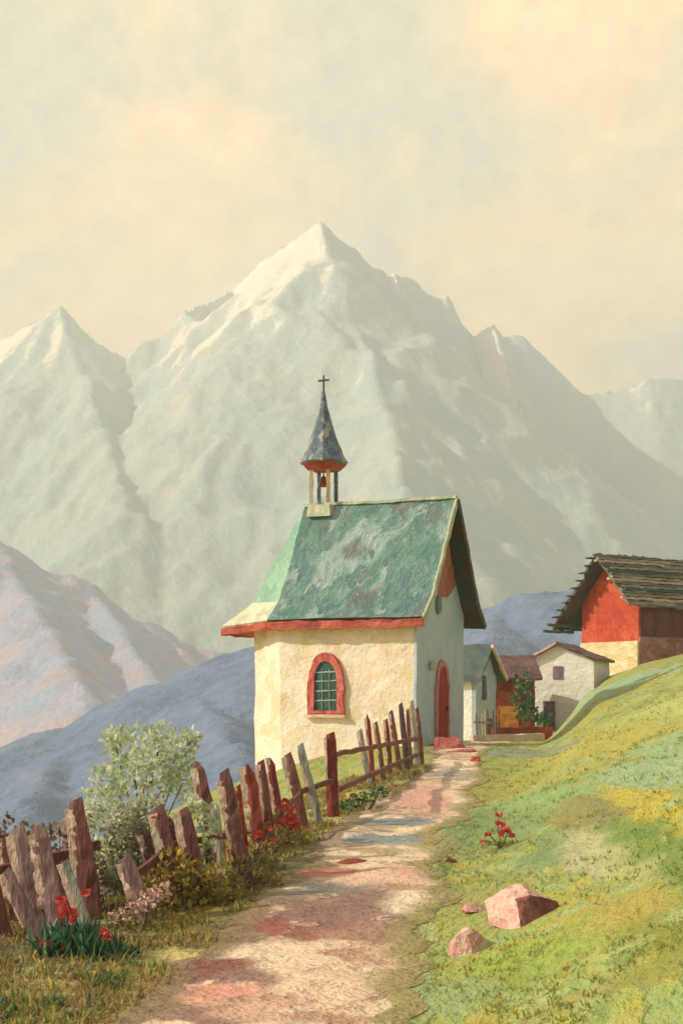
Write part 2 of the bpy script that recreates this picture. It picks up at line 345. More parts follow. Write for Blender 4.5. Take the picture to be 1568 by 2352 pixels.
hill('blue_hill', 620, [(-700, 2100), (-300, 1920), (0, 1772), (110, 1712), (210, 1652), (330, 1590), (430, 1545), (520, 1512), (600, 1478), (800, 1420), (1000, 1402), (1085, 1395), (1140, 1385), (1200, 1368), (1260, 1352), (1350, 1345), (1450, 1330), (1568, 1300), (1800, 1250), (2200, 1300)],
     [[(430, 1545, 620), (480, 1640, 520), (560, 1740, 430)], [(210, 1652, 620), (120, 1760, 520), (60, 1860, 430)], [(1140, 1385, 620), (1120, 1480, 520), (1150, 1600, 430)]],
     (-420, 420), (330, 700), 2.6, .42, M_blue, 3.2, 1/24., 6)
# ------------------------------------------------------------------ chapel
TH = R(24); U = Vector((math.cos(TH), -math.sin(TH), 0)); V = Vector((math.sin(TH), math.cos(TH), 0)); O = Vector((1.81, 36, 0))
def C(u, v, z): return O+U*u+V*v+Vector((0, 0, z))
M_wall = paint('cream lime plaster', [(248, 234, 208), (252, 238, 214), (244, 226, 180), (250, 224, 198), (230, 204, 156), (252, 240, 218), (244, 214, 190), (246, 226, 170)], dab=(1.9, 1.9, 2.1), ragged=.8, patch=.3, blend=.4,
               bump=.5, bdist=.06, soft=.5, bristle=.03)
M_facade = paint('shade tinted plaster', [(190, 202, 210), (202, 208, 212), (178, 194, 204), (212, 206, 208), (192, 204, 212)], dab=(2.4, 2.4, 1.2), patch=.4, blend=.5, bump=.6, bdist=.04, soft=.6, bristle=.06)  # unlit front of the chapel: shade put into the cool plaster colour
M_gred = paint('weathered red boarding', [(176, 92, 78), (196, 120, 104), (150, 78, 70), (200, 148, 134)], dab=(3, 3, 1.2), patch=.4, bump=.6, bdist=.03, soft=.5)
M_roof = paint('green copper roof', [(92, 130, 114), (106, 142, 124), (84, 116, 110), (120, 152, 142), (98, 122, 116), (92, 134, 108), (176, 192, 180), (112, 110, 102), (98, 128, 118), (130, 164, 142)], dab=(2.2, 2.2, 1.2), rot=(0, R(-20), 0), ragged=.7, patch=.4,
               blend=.4, bump=.8, bdist=.05, soft=.6, bristle=.12)
M_under = paint('dark roof boards', [(86, 80, 76), (70, 84, 84), (96, 74, 70), (78, 92, 90)], dab=(3, 3, 2), bump=.5, soft=.5)
M_eave = paint('red eaves timber', [(196, 84, 62), (172, 70, 58), (206, 108, 82), (146, 62, 54), (214, 124, 92)], dab=(1.6, 1.6, 5), bump=.8, bdist=.03, soft=.4)
M_edge = paint('pale verge timber', [(222, 210, 172), (196, 196, 164), (168, 178, 152), (236, 220, 184)], dab=(5, 5, 3), bump=.7, soft=.4)
M_rframe = paint('rose window surround', [(206, 84, 78), (222, 122, 108), (190, 70, 66), (234, 154, 138)], dab=(8, 8, 5), bump=.9, bdist=.03, soft=.4)
M_glass = paint('old green glass', [(44, 82, 66), (34, 66, 62), (70, 100, 84), (52, 92, 70), (90, 112, 112)], dab=(9, 9, 5), bump=.4, rough=.25, spec=.5, soft=.5)
M_bars = paint('pale glazing bars', [(176, 196, 178), (140, 164, 160)], dab=(10, 10, 10), bump=.5)
M_door = paint('red door boards', [(168, 50, 46), (180, 58, 52), (150, 44, 44), (194, 72, 62)], dab=(9, 9, 1.2), bump=.7, bdist=.02, soft=.5)
M_jamb = paint('pink stone jamb', [(190, 110, 110), (204, 150, 148), (176, 84, 84)], dab=(6, 6, 4), bump=.8)
M_slate = paint('blue slate', [(92, 112, 126), (70, 90, 108), (120, 134, 140), (86, 100, 112), (214, 206, 178), (110, 124, 126)], dab=(5, 5, 4), bump=.7, bdist=.03, soft=.4)
M_pale = paint('weathered pale wood', [(206, 196, 166), (176, 172, 152), (222, 204, 160), (150, 150, 140)], dab=(10, 10, 3), bump=.6)
M_iron = paint('rusty dark iron', [(84, 70, 74), (104, 80, 80), (70, 66, 74)], dab=(12, 12, 12), bump=.4)
M_bell = paint('red brown bell metal', [(150, 66, 58), (120, 52, 50)], dab=(12, 12, 12), bump=.4, rough=.45)

chapel = empty('chapel', C(-2, 1.6, -1.6), 'small white chapel with green roof and bell turret at the end of the path', 'chapel')
foot = [(0, 0), (-3.69, 0), (-4.79, .75), (-4.79, 2.55), (-3.69, 3.3), (0, 3.3)]
def sc_(p, k):                               # walls batter slightly outward to the ground
    return (p[0]*k if p[0] < -1 else p[0], 1.65+(p[1]-1.65)*k)
bm = bmesh.new()
body = [(-.07 if p[0] == 0 else p[0], p[1]) for p in foot]
prism(bm, [C(*sc_(p, .985), -3.0) for p in body], [C(*p, 2.1) for p in body])
prism(bm, [C(-.08, v, z) for v, z in ((.1, 2.0), (3.2, 2.0), (1.65, 4.7))], [C(-.3, v, z) for v, z in ((.1, 2.0), (3.2, 2.0), (1.65, 4.7))])
wob(bm, .35, .035, 1.3, 1)
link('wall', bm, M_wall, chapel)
# gable facade (front), pentagon slab
bm = bmesh.new()
pent = [(-.03, -2.9), (3.33, -2.9), (3.33, 2.15), (1.65, 4.86), (-.03, 2.15)]
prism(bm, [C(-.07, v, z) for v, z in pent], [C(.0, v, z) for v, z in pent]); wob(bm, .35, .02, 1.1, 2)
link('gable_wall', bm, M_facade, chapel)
bm = bmesh.new()
tri = [(.55, 2.75), (1.0, 2.55), (2.1, 2.62), (2.62, 2.95), (1.65, 4.66)]
prism(bm, [C(.0, v, z) for v, z in tri], [C(.06, v, z) for v, z in tri]); wob(bm, .16, .03, 2.5, 3)
link('gable_boarding', bm, M_gred, chapel)
# roof
ridge = [(.42, 1.65, 5.02), (-3.75, 1.65, 5.02)]
kne = [(.36, .10, 2.47), (-3.76, .10, 2.47), (-4.85, .80, 2.50), (-4.85, 2.5, 2.50), (-3.76, 3.2, 2.47), (.40, 3.2, 2.5)]
eav = [(.30, -.34, 1.99), (-3.86, -.34, 1.99), (-5.52, .42, 1.90), (-5.52, 2.9, 1.90), (-3.86, 3.66, 1.95), (.42, 3.74, 1.93)]
bm = bmesh.new()
rv = [bm.verts.new(C(*p)) for p in ridge]; kv = [bm.verts.new(C(*p)) for p in kne]; ev = [bm.verts.new(C(*p)) for p in eav]
bm.faces.new((rv[0], rv[1], kv[1], kv[0])); fa = [bm.faces.new((rv[1], kv[2], kv[1]))]; bm.faces.new((rv[1], kv[3], kv[2])); bm.faces.new((rv[1], kv[4], kv[3])); bm.faces.new((rv[0], kv[5], kv[4], rv[1]))
for i in range(5):
    f = bm.faces.new((kv[i], kv[i+1], ev[i+1], ev[i]))
    if i == 1: fa.append(f)
fa[0].material_index = 2; fa[1].material_index = 3
bmesh.ops.recalc_face_normals(bm, faces=bm.faces)
if sum((f.normal.z for f in bm.faces)) < 0: bmesh.ops.reverse_faces(bm, faces=bm.faces)
wob(bm, .35, .03, 1.0, 4)
me = bpy.data.meshes.new('roof'); bm.to_mesh(me); bm.free(); me.materials.append(M_roof); me.materials.append(M_under)
me.materials.append(paint('sunlit tinted copper', [(142, 184, 150), (122, 168, 136), (166, 196, 164), (110, 152, 126)], dab=(2.6, 2.6, 1.3), bump=.8, bdist=.04, soft=.5))  # sunlight on the apse facet put into a paler green
me.materials.append(paint('sunlit tinted shingles', [(226, 216, 176), (206, 206, 166), (236, 222, 188), (170, 186, 150)], dab=(3, 3, 3), bump=.8, bdist=.04, soft=.4))  # sunlight on the flared apse eave put into the cream colour
for v in me.vertices: v.co -= chapel.location
roof = bpy.data.objects.new('roof', me); COL.objects.link(roof); roof.parent = chapel
so = roof.modifiers.new('thick', 'SOLIDIFY'); so.thickness = .09; so.offset = -1; so.material_offset = 1; so.material_offset_rim = 1
bm = bmesh.new()
for a, b in zip(eav[:4], eav[1:4]):
    beam(bm, C(a[0], a[1], a[2]-.15), C(b[0], b[1], b[2]-.15), .07, .19)
wob(bm, .2, .035, 3.2, 5)
link('eaves_board', bm, M_eave, roof)
bm = bmesh.new()                              # red soffit boarding under the long eave and the apse
for (a, b), (i, j) in zip(zip(eav[:4], eav[1:4]), zip(foot[:3], foot[1:4])):
    prism(bm, [C(a[0]*.99, a[1]+.05, a[2]-.20), C(b[0]*.99, b[1]+.05, b[2]-.20), C(j[0], j[1]+.05, 1.88), C(i[0], i[1]+.05, 1.88)],
          [C(a[0]*.99, a[1]+.05, a[2]-.16), C(b[0]*.99, b[1]+.05, b[2]-.16), C(j[0], j[1]+.05, 1.93), C(i[0], i[1]+.05, 1.93)])
wob(bm, .4, .01, 2, 6); link('soffit', bm, M_eave, roof)
bm = bmesh.new()
for a, b in ((ridge[0], kne[0]), (kne[0], eav[0])):
    beam(bm, C(a[0], a[1], a[2]-.04), C(b[0], b[1], b[2]-.04), .06, .15)
wob(bm, .25, .02, 3, 6); link('verge_board', bm, M_edge, roof)
bm = bmesh.new()
for a, b in ((ridge[0], kne[5]), (kne[5], eav[5])):
    beam(bm, C(a[0]+.03, a[1], a[2]-.04), C(b[0]+.03, b[1], b[2]-.04), .06, .16)
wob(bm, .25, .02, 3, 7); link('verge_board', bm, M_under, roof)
bm = bmesh.new()
beam(bm, C(.42, 1.65, 5.05), C(-3.75, 1.65, 5.05), .16, .07); wob(bm, .22, .03, 3, 8); link('ridge_cap', bm, M_edge, roof)
# window in the long wall (plane v=0), gothic
def arch(uc, w, z0, z1, off, n=9):           # outline of a pointed arch, in (u,z)
    zs = z1-w*.95; pts = [(uc-w/2, z0), (uc+w/2, z0), (uc+w/2, zs)]
    for i in range(1, n):                     # right curve
        t = i/n; pts.append((uc+w/2*math.cos(t*math.pi/2)**.9, zs+(z1-zs)*math.sin(t*math.pi/2)**.95))
    pts.append((uc, z1))
    for i in range(n-1, 0, -1):
        t = i/n; pts.append((uc-w/2*math.cos(t*math.pi/2)**.9, zs+(z1-zs)*math.sin(t*math.pi/2)**.95))
    pts.append((uc-w/2, zs)); return pts
uw = -2.38
outer = arch(uw, .98, -.34, 1.17, 0); inner = arch(uw, .62, -.27, .95, 0)
def ringsolid(bm, outer, inner, f0, f1):
    n = len(outer)
    a = [bm.verts.new(f0(p)) for p in outer]; b = [bm.verts.new(f0(p)) for p in inner]
    c = [bm.verts.new(f1(p)) for p in outer]; d = [bm.verts.new(f1(p)) for p in inner]
    for i in range(n):
        j = (i+1) % n
        bm.faces.new((a[i], a[j], b[j], b[i])); bm.faces.new((c[i], d[i], d[j], c[j]))
        bm.faces.new((a[i], c[i], c[j], a[j])); bm.faces.new((b[i], b[j], d[j], d[i]))
win = None
bm = bmesh.new(); ringsolid(bm, outer, inner, lambda p: C(p[0], .0, p[1]), lambda p: C(p[0], -.10, p[1]))
wob(bm, .12, .022, 4, 9); win = link('window', bm, M_rframe, chapel)
bm = bmesh.new(); prism(bm, [C(p[0], -.02, p[1]) for p in inner], [C(p[0], -.045, p[1]) for p in inner]); link('pane', bm, M_glass, win)
bm = bmesh.new()
for z in (-.02, .22, .46, .68): beam(bm, C(uw-.29, -.055, z), C(uw+.29, -.055, z+.02), .02, .03)
for u in (-.1, .1): beam(bm, C(uw+u, -.058, -.26), C(uw+u, -.058, .78), .02, .025)
wob(bm, .15, .012, 6, 9); link('glazing_bars', bm, M_bars, win)
bm = bmesh.new(); beam(bm, C(uw-.56, -.08, -.39), C(uw+.54, -.08, -.40), .16, .08); wob(bm, .15, .015, 4, 3); link('sill', bm, paint('pale pink sill', [(236, 200, 180), (226, 172, 156), (246, 222, 196)], dab=(6, 6, 6)), win)
# door in the facade (plane u=0)
do, di = arch(1.68, 1.0, -1.15, 1.0, 0), arch(1.68, .74, -1.15, .84, 0)
bm = bmesh.new(); ringsolid(bm, do, di, lambda p: C(.0, p[0], p[1]), lambda p: C(.06, p[0], p[1])); wob(bm, .12, .018, 4, 1)
door = link('door', bmesh.new() if False else (lambda b: (prism(b, [C(.005, p[0], p[1]) for p in di], [C(.05, p[0], p[1]) for p in di]), b)[1])(bmesh.new()), M_door, chapel)
link('door_frame', bm, M_jamb, door)
bm = bmesh.new(); hull(bm, [C(.05+.04*s, 1.95+.03*t, -.2+.05*q) for s in (0, 1) for t in (-1, 1) for q in (-1, 1)]); link('door_handle', bm, M_iron, door)
# round niche and small lamp on the facade
bm = bmesh.new()
prism(bm, [C(.0, 1.40+.17*math.cos(t), 2.36+.24*math.sin(t)) for t in np.linspace(0, 2*math.pi, 14, endpoint=False)],
      [C(.07, 1.40+.15*math.cos(t), 2.36+.22*math.sin(t)) for t in np.linspace(0, 2*math.pi, 14, endpoint=False)])
link('gable_vent', bm, paint('dull violet slate', [(138, 142, 156), (116, 124, 140), (160, 158, 160)], dab=(6, 6, 6)), chapel)
bm = bmesh.new(); lathe(bm, C(.08, .85, 0), [(.02, .72), (.09, .78), (.10, .88), (.03, .96)], 8); link('stoup', bm, M_pale, chapel)
# belfry
M_ochre = paint('ochre painted wood', [(226, 196, 90), (206, 160, 110), (180, 170, 140)], dab=(12, 12, 4), bump=.6)
bc = C(-3.22, 1.65, 0)
bm = bmesh.new()
def sq(h, z, ang=TH): return [bc+U*(sx*h)+V*(sy*h)+Vector((0, 0, z)) for sx, sy in ((-1, -1), (1, -1), (1, 1), (-1, 1))]
prism(bm, sq(.34, 4.72), sq(.30, 5.03)); wob(bm, .2, .02, 3, 2)
belf = link('belfry', bm, M_edge, chapel)
for i, (sx, sy) in enumerate(((-1, -1), (1, -1), (1, 1), (-1, 1))):
    bm = bmesh.new(); q = bc+U*sx*.24+V*sy*.24
    beam(bm, q+Vector((0, 0, 5.08)), q+Vector((0, 0, 6.1)), .1, .1); wob(bm, .2, .015, 5, i); link('post', bm, (M_pale, M_ochre, M_slate, M_slate)[i], belf)
bm = bmesh.new(); prism(bm, sq(.30, 5.92), sq(.46, 6.12)); wob(bm, .15, .02, 4, 5); link('soffit', bm, M_eave, belf)
bm = bmesh.new()
ph = -TH+math.pi/8
lathe(bm, bc, [(.60, 6.10), (.64, 6.14), (.50, 6.34), (.40, 6.62), (.27, 6.98), (.15, 7.38), (.075, 7.75), (.035, 8.0)], 8, ph); wob(bm, .25, .018, 4, 4)
link('spire', bm, M_slate, belf)
bm = bmesh.new(); beam(bm, bc+Vector((0, 0, 7.9)), bc+Vector((0, 0, 8.40)), .045); beam(bm, bc-U*.15+Vector((0, 0, 8.27)), bc+U*.15+Vector((0, 0, 8.27)), .045); link('cross', bm, M_iron, belf)
bm = bmesh.new(); lathe(bm, bc, [(.13, 5.52), (.12, 5.56), (.085, 5.66), (.07, 5.76), (.02, 5.80), (.012, 5.95)], 12); link('bell', bm, M_bell, belf)
bm = bmesh.new(); beam(bm, bc-U*.24+Vector((0, 0, 5.95)), bc+U*.24+Vector((0, 0, 5.95)), .05); link('bell_beam', bm, M_iron, belf)

# ------------------------------------------------------------------ village
M_shingle = paint('old shingle roof', [(170, 152, 128), (130, 124, 104), (104, 110, 92), (196, 178, 150), (88, 84, 76), (146, 128, 108), (214, 196, 166)], dab=(.5, .5, 5), patch=.3, blend=.35, bump=1.0, bdist=.08, soft=.3)
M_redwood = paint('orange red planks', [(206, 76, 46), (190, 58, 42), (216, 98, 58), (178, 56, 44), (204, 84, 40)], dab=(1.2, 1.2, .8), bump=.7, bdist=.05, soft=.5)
M_maroon = paint('maroon shade planks', [(112, 60, 56), (130, 70, 62), (92, 54, 54), (150, 84, 70)], dab=(1.6, 1.6, 1.0), bump=.7, bdist=.05, soft=.5)  # unlit long side of the barn: shade put into the timber colour
M_stone = paint('cream stone footing', [(238, 214, 164), (246, 226, 184), (224, 190, 120), (236, 200, 170)], dab=(1.5, 1.5, 2.5), bump=.9, bdist=.06, soft=.5)
M_hwall = paint('white house plaster', [(253, 246, 228), (250, 240, 214), (254, 248, 232), (248, 234, 212)], dab=(1.3, 1.3, 1.6), bump=.8, bdist=.06, soft=.6, bristle=.05)
M_broof = paint('brown tiled roof', [(116, 80, 74), (96, 70, 70), (138, 100, 90), (124, 96, 92)], dab=(1.5, 1.5, 3), bump=.8, bdist=.05, soft=.4)
M_lroof = paint('pinkish lit roof edge', [(226, 198, 176), (206, 172, 158), (236, 214, 190)], dab=(2, 2, 3), bump=.8)  # sunlight on roof edges put into the colour; also serves the pink wall
M_grwall = paint('shade grey cottage plaster', [(186, 190, 186), (170, 182, 186), (196, 194, 186)], dab=(1.4, 1.4, 1.2), bump=.6)  # unlit cottage gable: shade put into the grey of the plaster
M_purple = paint('dull violet wood', [(146, 112, 118), (126, 98, 106), (166, 132, 132)], dab=(3, 3, 2), bump=.6)
M_dgreen = paint('dark roof edge', [(70, 92, 92), (92, 104, 96), (110, 112, 100)], dab=(2, 2, 4), bump=.7)

M_rboard = paint('sun bleached roof boards', [(206, 188, 156), (176, 158, 130), (150, 140, 118), (222, 204, 172), (128, 128, 108)], dab=(.7, .7, 6), bump=.9, bdist=.05, soft=.3)
class House:
    def __init__(s, name, label, org, ang, L, W, zb, ze, za, apex=.5):
        s.u = Vector((math.cos(ang), math.sin(ang), 0)); s.v = Vector((-math.sin(ang), math.cos(ang), 0)); s.o = Vector((org[0], org[1], 0))
        s.L, s.W, s.zb, s.ze, s.za, s.ap = L, W, zb, ze, za, apex*W
        s.root = empty(name, s.c(L/2, W/2, zb), label, 'house' if 'house' in name else 'barn')
    def c(s, u, v, z): return s.o+s.u*u+s.v*v+Vector((0, 0, z))
    def walls(s, mside, mgab):               # side walls and the gable ends; u=0 and u=L are the gables
        bm = bmesh.new(); t = .18
        pts = [(0, s.zb), (s.W, s.zb), (s.W, s.ze), (s.ap, s.za), (0, s.ze)]
        prism(bm, [s.c(t, v, z) for v, z in [(0, s.zb), (s.W, s.zb), (s.W, s.ze-.02), (s.ap, s.za-.04), (0, s.ze-.02)]], [s.c(s.L-t, v, z) for v, z in [(0, s.zb), (s.W, s.zb), (s.W, s.ze-.02), (s.ap, s.za-.04), (0, s.ze-.02)]])
        wob(bm, .5, .04, 1.1, 3); link('wall', bm, mside, s.root)
        for u0, u1 in ((0, t), (s.L-t, s.L)):
            bm = bmesh.new(); prism(bm, [s.c(u0, v, z) for v, z in pts], [s.c(u1, v, z) for v, z in pts]); wob(bm, .5, .04, 1.3, 4); link('gable_wall', bm, mgab, s.root)
    def roof(s, m, ov0, ov1, e0, e1, th=.16, m2=None, cut=.5, amp=.05):   # ov: overhang past the gables, e: past the eaves
        k0 = (s.za-s.ze)/s.ap; k1 = (s.za-s.ze)/(s.W-s.ap); z = s.za+.06
        r = None
        for j, (v, zz, mm) in enumerate(((-e0, z-k0*(s.ap+e0), m), (s.W+e1, z-k1*(s.W-s.ap+e1), m2 or m))):
            bm = bmesh.new(); up = Vector((0, 0, th))
            b = [s.c(-ov0, s.ap, z), s.c(s.L+ov1, s.ap, z), s.c(s.L+ov1, v, zz), s.c(-ov0, v, zz)]
            if j: b = [s.c(-ov0, s.ap, z-.004)]+[s.c(s.L+ov1, s.ap, z-.004)]+b[2:]
            prism(bm, b, [p+up for p in b]); wob(bm, cut, amp, 1.6, 5+j)
            r = link('roof', bm, mm, s.root)
        return r
    def panel(s, name, m, face, a, b, z0, z1, d=.06, parent=None):
        bm = bmesh.new()
        if face == 'v0': q = [(a, z0), (b, z0), (b, z1), (a, z1)]; lo = [s.c(x, 0.02, z) for x, z in q]; hi = [s.c(x, -d, z) for x, z in q]
        elif face == 'u0': q = [(a, z0), (b, z0), (b, z1), (a, z1)]; lo = [s.c(0.02, x, z) for x, z in q]; hi = [s.c(-d, x, z) for x, z in q]
        else: q = [(a, z0), (b, z0), (b, z1), (a, z1)]; lo = [s.c(s.L-.02, x, z) for x, z in q]; hi = [s.c(s.L+d, x, z) for x, z in q]
        prism(bm, lo, hi); wob(bm, .3, .02, 2.5, len(name)); return link(name, bm, m, parent or s.root)

# the big timber barn on the hill: gable (u=0) looks left and to us, long side (v=0) right
b = House('barn', 'red timber barn with a wide shingle roof on the hill at the right edge', (16.81, 85), math.atan2(.6, .8), 9, 4.4, -1.0, 5.6, 8.1)
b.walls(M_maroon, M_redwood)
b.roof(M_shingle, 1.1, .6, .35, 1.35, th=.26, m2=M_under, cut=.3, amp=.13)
b.panel('stone_base', M_stone, 'u0', -.04, 4.42, 0, 3.35, .14)
b.panel('stone_base', paint('worn maroon footing', [(128, 74, 68), (206, 150, 124), (150, 92, 80), (176, 112, 98)], dab=(1.2, 1.2, 1.8), bump=.8), 'v0', .02, 8.9, 1, 3.6, .1)
bm = bmesh.new()
for i, zz in enumerate((0, .35)):
    beam(bm, b.c(-1.9, 5.7-zz, 4.05+zz), b.c(.4, 5.5-zz, 4.05+zz), .16, .16)
wob(bm, .4, .04, 2, 1); link('roof_beam', bm, M_dgreen, b.root)
random.seed(3)
for i in range(15):                           # loose courses of boards on the slope
    bm = bmesh.new(); k = (8.1-5.6)/2.2; v = 2.05-i*.162; z = 8.1-k*(2.2-v)+.36
    j = random.uniform(-.5, .45); e_ = random.uniform(4, 9.6) if i % 3 else 9.6
    beam(bm, b.c(-1.25+j, v, z+.02), b.c(e_, v-.05, z+random.uniform(-.06, .06)), .15, .12); wob(bm, .35, .06, 2.1, i)
    link('roof_board', bm, [M_shingle, M_rboard, M_lroof, M_shingle, M_rboard, M_dgreen][i % 6], b.root)
for i in range(9):                            # splintered board ends along the left verge
    bm = bmesh.new(); k = (8.1-5.6)/2.2; v = 2.35+i*.36; z = 8.1-k*(v-2.2)+.20
    beam(bm, b.c(-1.2-random.uniform(.1, .55), v, z), b.c(-.7, v, z+.02), .2, .1); wob(bm, .3, .05, 2.1, i); link('roof_board', bm, M_under, b.root)

h = House('house', 'white gabled house below the red barn, with violet door and small upper window', (9.35, 75.3), R(0), 3.35, 5, 0, 0, 0)
# its gable looks at us: ridge runs away from the viewer, so turn the frame by 90 degrees
bpy.data.objects.remove(h.root)
h = House('house', 'white gabled house below the red barn, with violet door and small upper window', (12.62, 75.2), R(90-20), 4.4, 3.25, -2.2, 2.0, 2.75, .57)
h.walls(M_hwall, M_hwall)
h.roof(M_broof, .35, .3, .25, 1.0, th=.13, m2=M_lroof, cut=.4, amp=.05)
h.panel('window', M_purple, 'u0', 1.55, 2.05, 1.05, 1.70)
h.panel('door', M_purple, 'u0', 1.95, 2.55, -1.6, -.05)

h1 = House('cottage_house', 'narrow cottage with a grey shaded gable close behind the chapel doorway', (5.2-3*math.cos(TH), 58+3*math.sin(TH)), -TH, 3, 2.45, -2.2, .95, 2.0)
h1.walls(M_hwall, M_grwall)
h1.roof(M_dgreen, .2, .3, .35, .35, th=.12, m2=M_dgreen, cut=.4, amp=.04)
h1.panel('window', paint('slate blue shutter', [(96, 108, 120), (80, 92, 108)], dab=(4, 4, 4)), 'uL', .75, 1.1, .0, .95)
h1.panel('cellar_door', M_under, 'uL', 1.3, 1.85, -1.5, -.75)
bm = bmesh.new(); beam(bm, h1.c(3.32, 1.0, 2.12), h1.c(3.32, 2.85, .85), .10, .16); wob(bm, .3, .04, 2, 4); link('verge_board', bm, M_lroof, h1.root)  # cream strip along the roof, sunlight painted into its colour

h2 = House('barn', 'low dark red barn between the grey cottage and the white house', (6.2, 72), R(4), 3.1, 3, -2.2, 1.1, 2.0)
M_rust = paint('rust red planks', [(134, 62, 44), (156, 72, 48), (112, 52, 44), (176, 92, 52), (150, 54, 46)], dab=(1.5, 1.5, 1.3), rot=(0, .5, 0), bump=.8, bdist=.05, soft=.4)
h2.walls(M_rust, M_rust); h2.roof(M_broof, .3, .3, .35, .35, th=.13, cut=.4, amp=.06)
h2.panel('door', paint('ochre orange boards', [(206, 100, 48), (216, 150, 70), (190, 84, 48)], dab=(1.5, 1.5, 2)), 'v0', 1.3, 2.3, -1.7, -.3)

def low_wall(name, label, px0, px1, D0, D1, py0, py1, m, cat='wall'):
    a, b_ = P(px0, py0, D0), P(px1, py1, D1); bm = bmesh.new()
    d = (b_-a); n = 8; beam(bm, a-Vector((0, 0, .6)), b_-Vector((0, 0, .6)), .35, 1.2); wob(bm, .3, .05, 1.4, int(px0)); o = link(name, bm, m); return tag(o, label, cat)
low_wall('stone_wall', 'low pale pink wall crossing in front of the cottage and red barn', 1082, 1245, 49, 50, 1691, 1686, M_lroof)
low_wall('stone_wall', 'low rust red wall behind the pale pink one, under the green bush', 1132, 1262, 56, 57, 1672, 1672, M_rust)

# ------------------------------------------------------------------ fences
M_wood = paint('dark brown stake wood', [(124, 74, 64), (140, 86, 74), (104, 66, 60), (150, 104, 90), (116, 60, 50)], dab=(7, 7, 2), bump=.9, bdist=.02, soft=.45)
M_wood2 = paint('violet brown stake wood', [(146, 112, 104), (128, 98, 94), (164, 132, 122), (116, 88, 84), (186, 160, 144)], dab=(6, 6, 1.6), bump=.9, bdist=.02, soft=.45)
M_wood3 = paint('rust red stake wood', [(140, 58, 46), (160, 70, 52), (118, 54, 48), (170, 92, 70)], dab=(7, 7, 2), bump=.9, bdist=.02, soft=.45)
M_woodg = paint('silvery stake wood', [(168, 164, 142), (132, 134, 124), (196, 184, 156), (112, 108, 100)], dab=(8, 8, 2), bump=.9, bdist=.02, soft=.4)
M_bleached_lit = paint('bleached highlight wood', [(238, 210, 178), (226, 184, 160), (206, 196, 164)], dab=(10, 10, 5), bump=.8)
def c6(x, y): return (x*.17885/K, (701.75+y*.179)/K)      # crop coordinates -> 1568 frame
def c4(x, y): return ((196.3+x*.18779)/K, (589.5+y*.18797)/K)
def picket(parent, top, bot, wpx, D, mat, point=False, lit_edge=True, name='picket'):
    t, b_ = P(*top, D), P(*bot, D); w = wpx*K*D/F
    d = (t-b_).normalized(); b2 = b_-d*.35
    s = Vector((d.z, 0, -d.x)).normalized(); y = Vector((0, 1, 0)); th = w*.55
    bm = bmesh.new(); H = (t-b2).length
    levels = [0, .25, .5, .75, .92, 1.0]
    rings = []
    for l in levels:
        k = 1.0-(.10*l)+random.uniform(-.05, .05)
        if l == 1.0: k = .12 if point else .62
        if l == .92 and not point: k *= .95
        c = b2+d*(H*l)+s*(.10*w*math.sin(l*4+wpx))
        rings.append([bm.verts.new(c+s*(sx*w/2*k)+y*(sy*th/2*k)+Vector((0, 0, (0.02*sx if l == 1 and not point else 0)))) for sx, sy in ((-1, -1), (-.2, -1.25), (1, -1), (1, 1), (-1, 1))])
    for a, c in zip(rings, rings[1:]):
        for i in range(5): bm.faces.new((a[i], a[(i+1) % 5], c[(i+1) % 5], c[i]))
    bm.faces.new(rings[0][::-1]); bm.faces.new(rings[-1])
    wob(bm, .14, w*.07, 9, wpx)
    o = link(name, bm, mat, parent)
    if lit_edge:                                 # bleached strip down the left edge, with its lit highlight painted in
        bm = bmesh.new(); l0, l1 = random.uniform(.45, .6), random.uniform(.93, 1.0)
        a, c = b2+d*H*l0-s*w*.46-y*th*.3, b2+d*H*l1-s*w*.36-y*th*.3
        beam(bm, a, c, w*.22, w*.5); wob(bm, .08, w*.09, 11, wpx+1); link('bleached_lit_edge', bm, M_bleached_lit, o)
    return o
f1 = empty('picket_fence', gp(-2.6, 14), 'leaning weathered stakes of the nearest fence stretch at the lower left', 'fence')
for top, bot, w, D, m, pt in [((30, 945), (215, 1300), 80, 13.4, M_wood2, 0), ((85, 700), (232, 1330), 100, 13.9, M_wood2, 0), ((218, 690), (325, 1350), 105, 13.9, M_wood2, 0), ((355, 895), (490, 1260), 66, 13.5, M_woodg, 0),
                              ((425, 545), (510, 1250), 104, 14.3, M_wood, 0), ((-95, 820), (20, 1330), 90, 13.6, M_wood, 0), ((-230, 760), (-120, 1360), 95, 13.5, M_wood2, 0)]:
    picket(f1, c6(*top), c6(*bot), w*1.02*.17885/K, D, m, pt)
for top, bot, w, D, m, pt in [((150, 800), (230, 1250), 70, 14.5, M_wood, 0), ((300, 840), (380, 1300), 60, 14.5, M_wood, 0), ((372, 640), (440, 1200), 60, 14.7, M_wood2, 0), ((20, 760), (60, 1200), 60, 14.6, M_wood, 0)]:
    picket(f1, c6(*top), c6(*bot), w*.17885/K, D, m, pt)
bm = bmesh.new(); beam(bm, P(*c6(-260, 1010), 13.9), P(*c6(560, 800), 14.6), .06, .09); wob(bm, .3, .02, 3, 2); link('rail', bm, M_wood, f1)
DS = []
f2 = empty('picket_fence', gp(-1.0, 18), 'brown split stake fence in the middle stretch between the pale bush and path', 'fence')
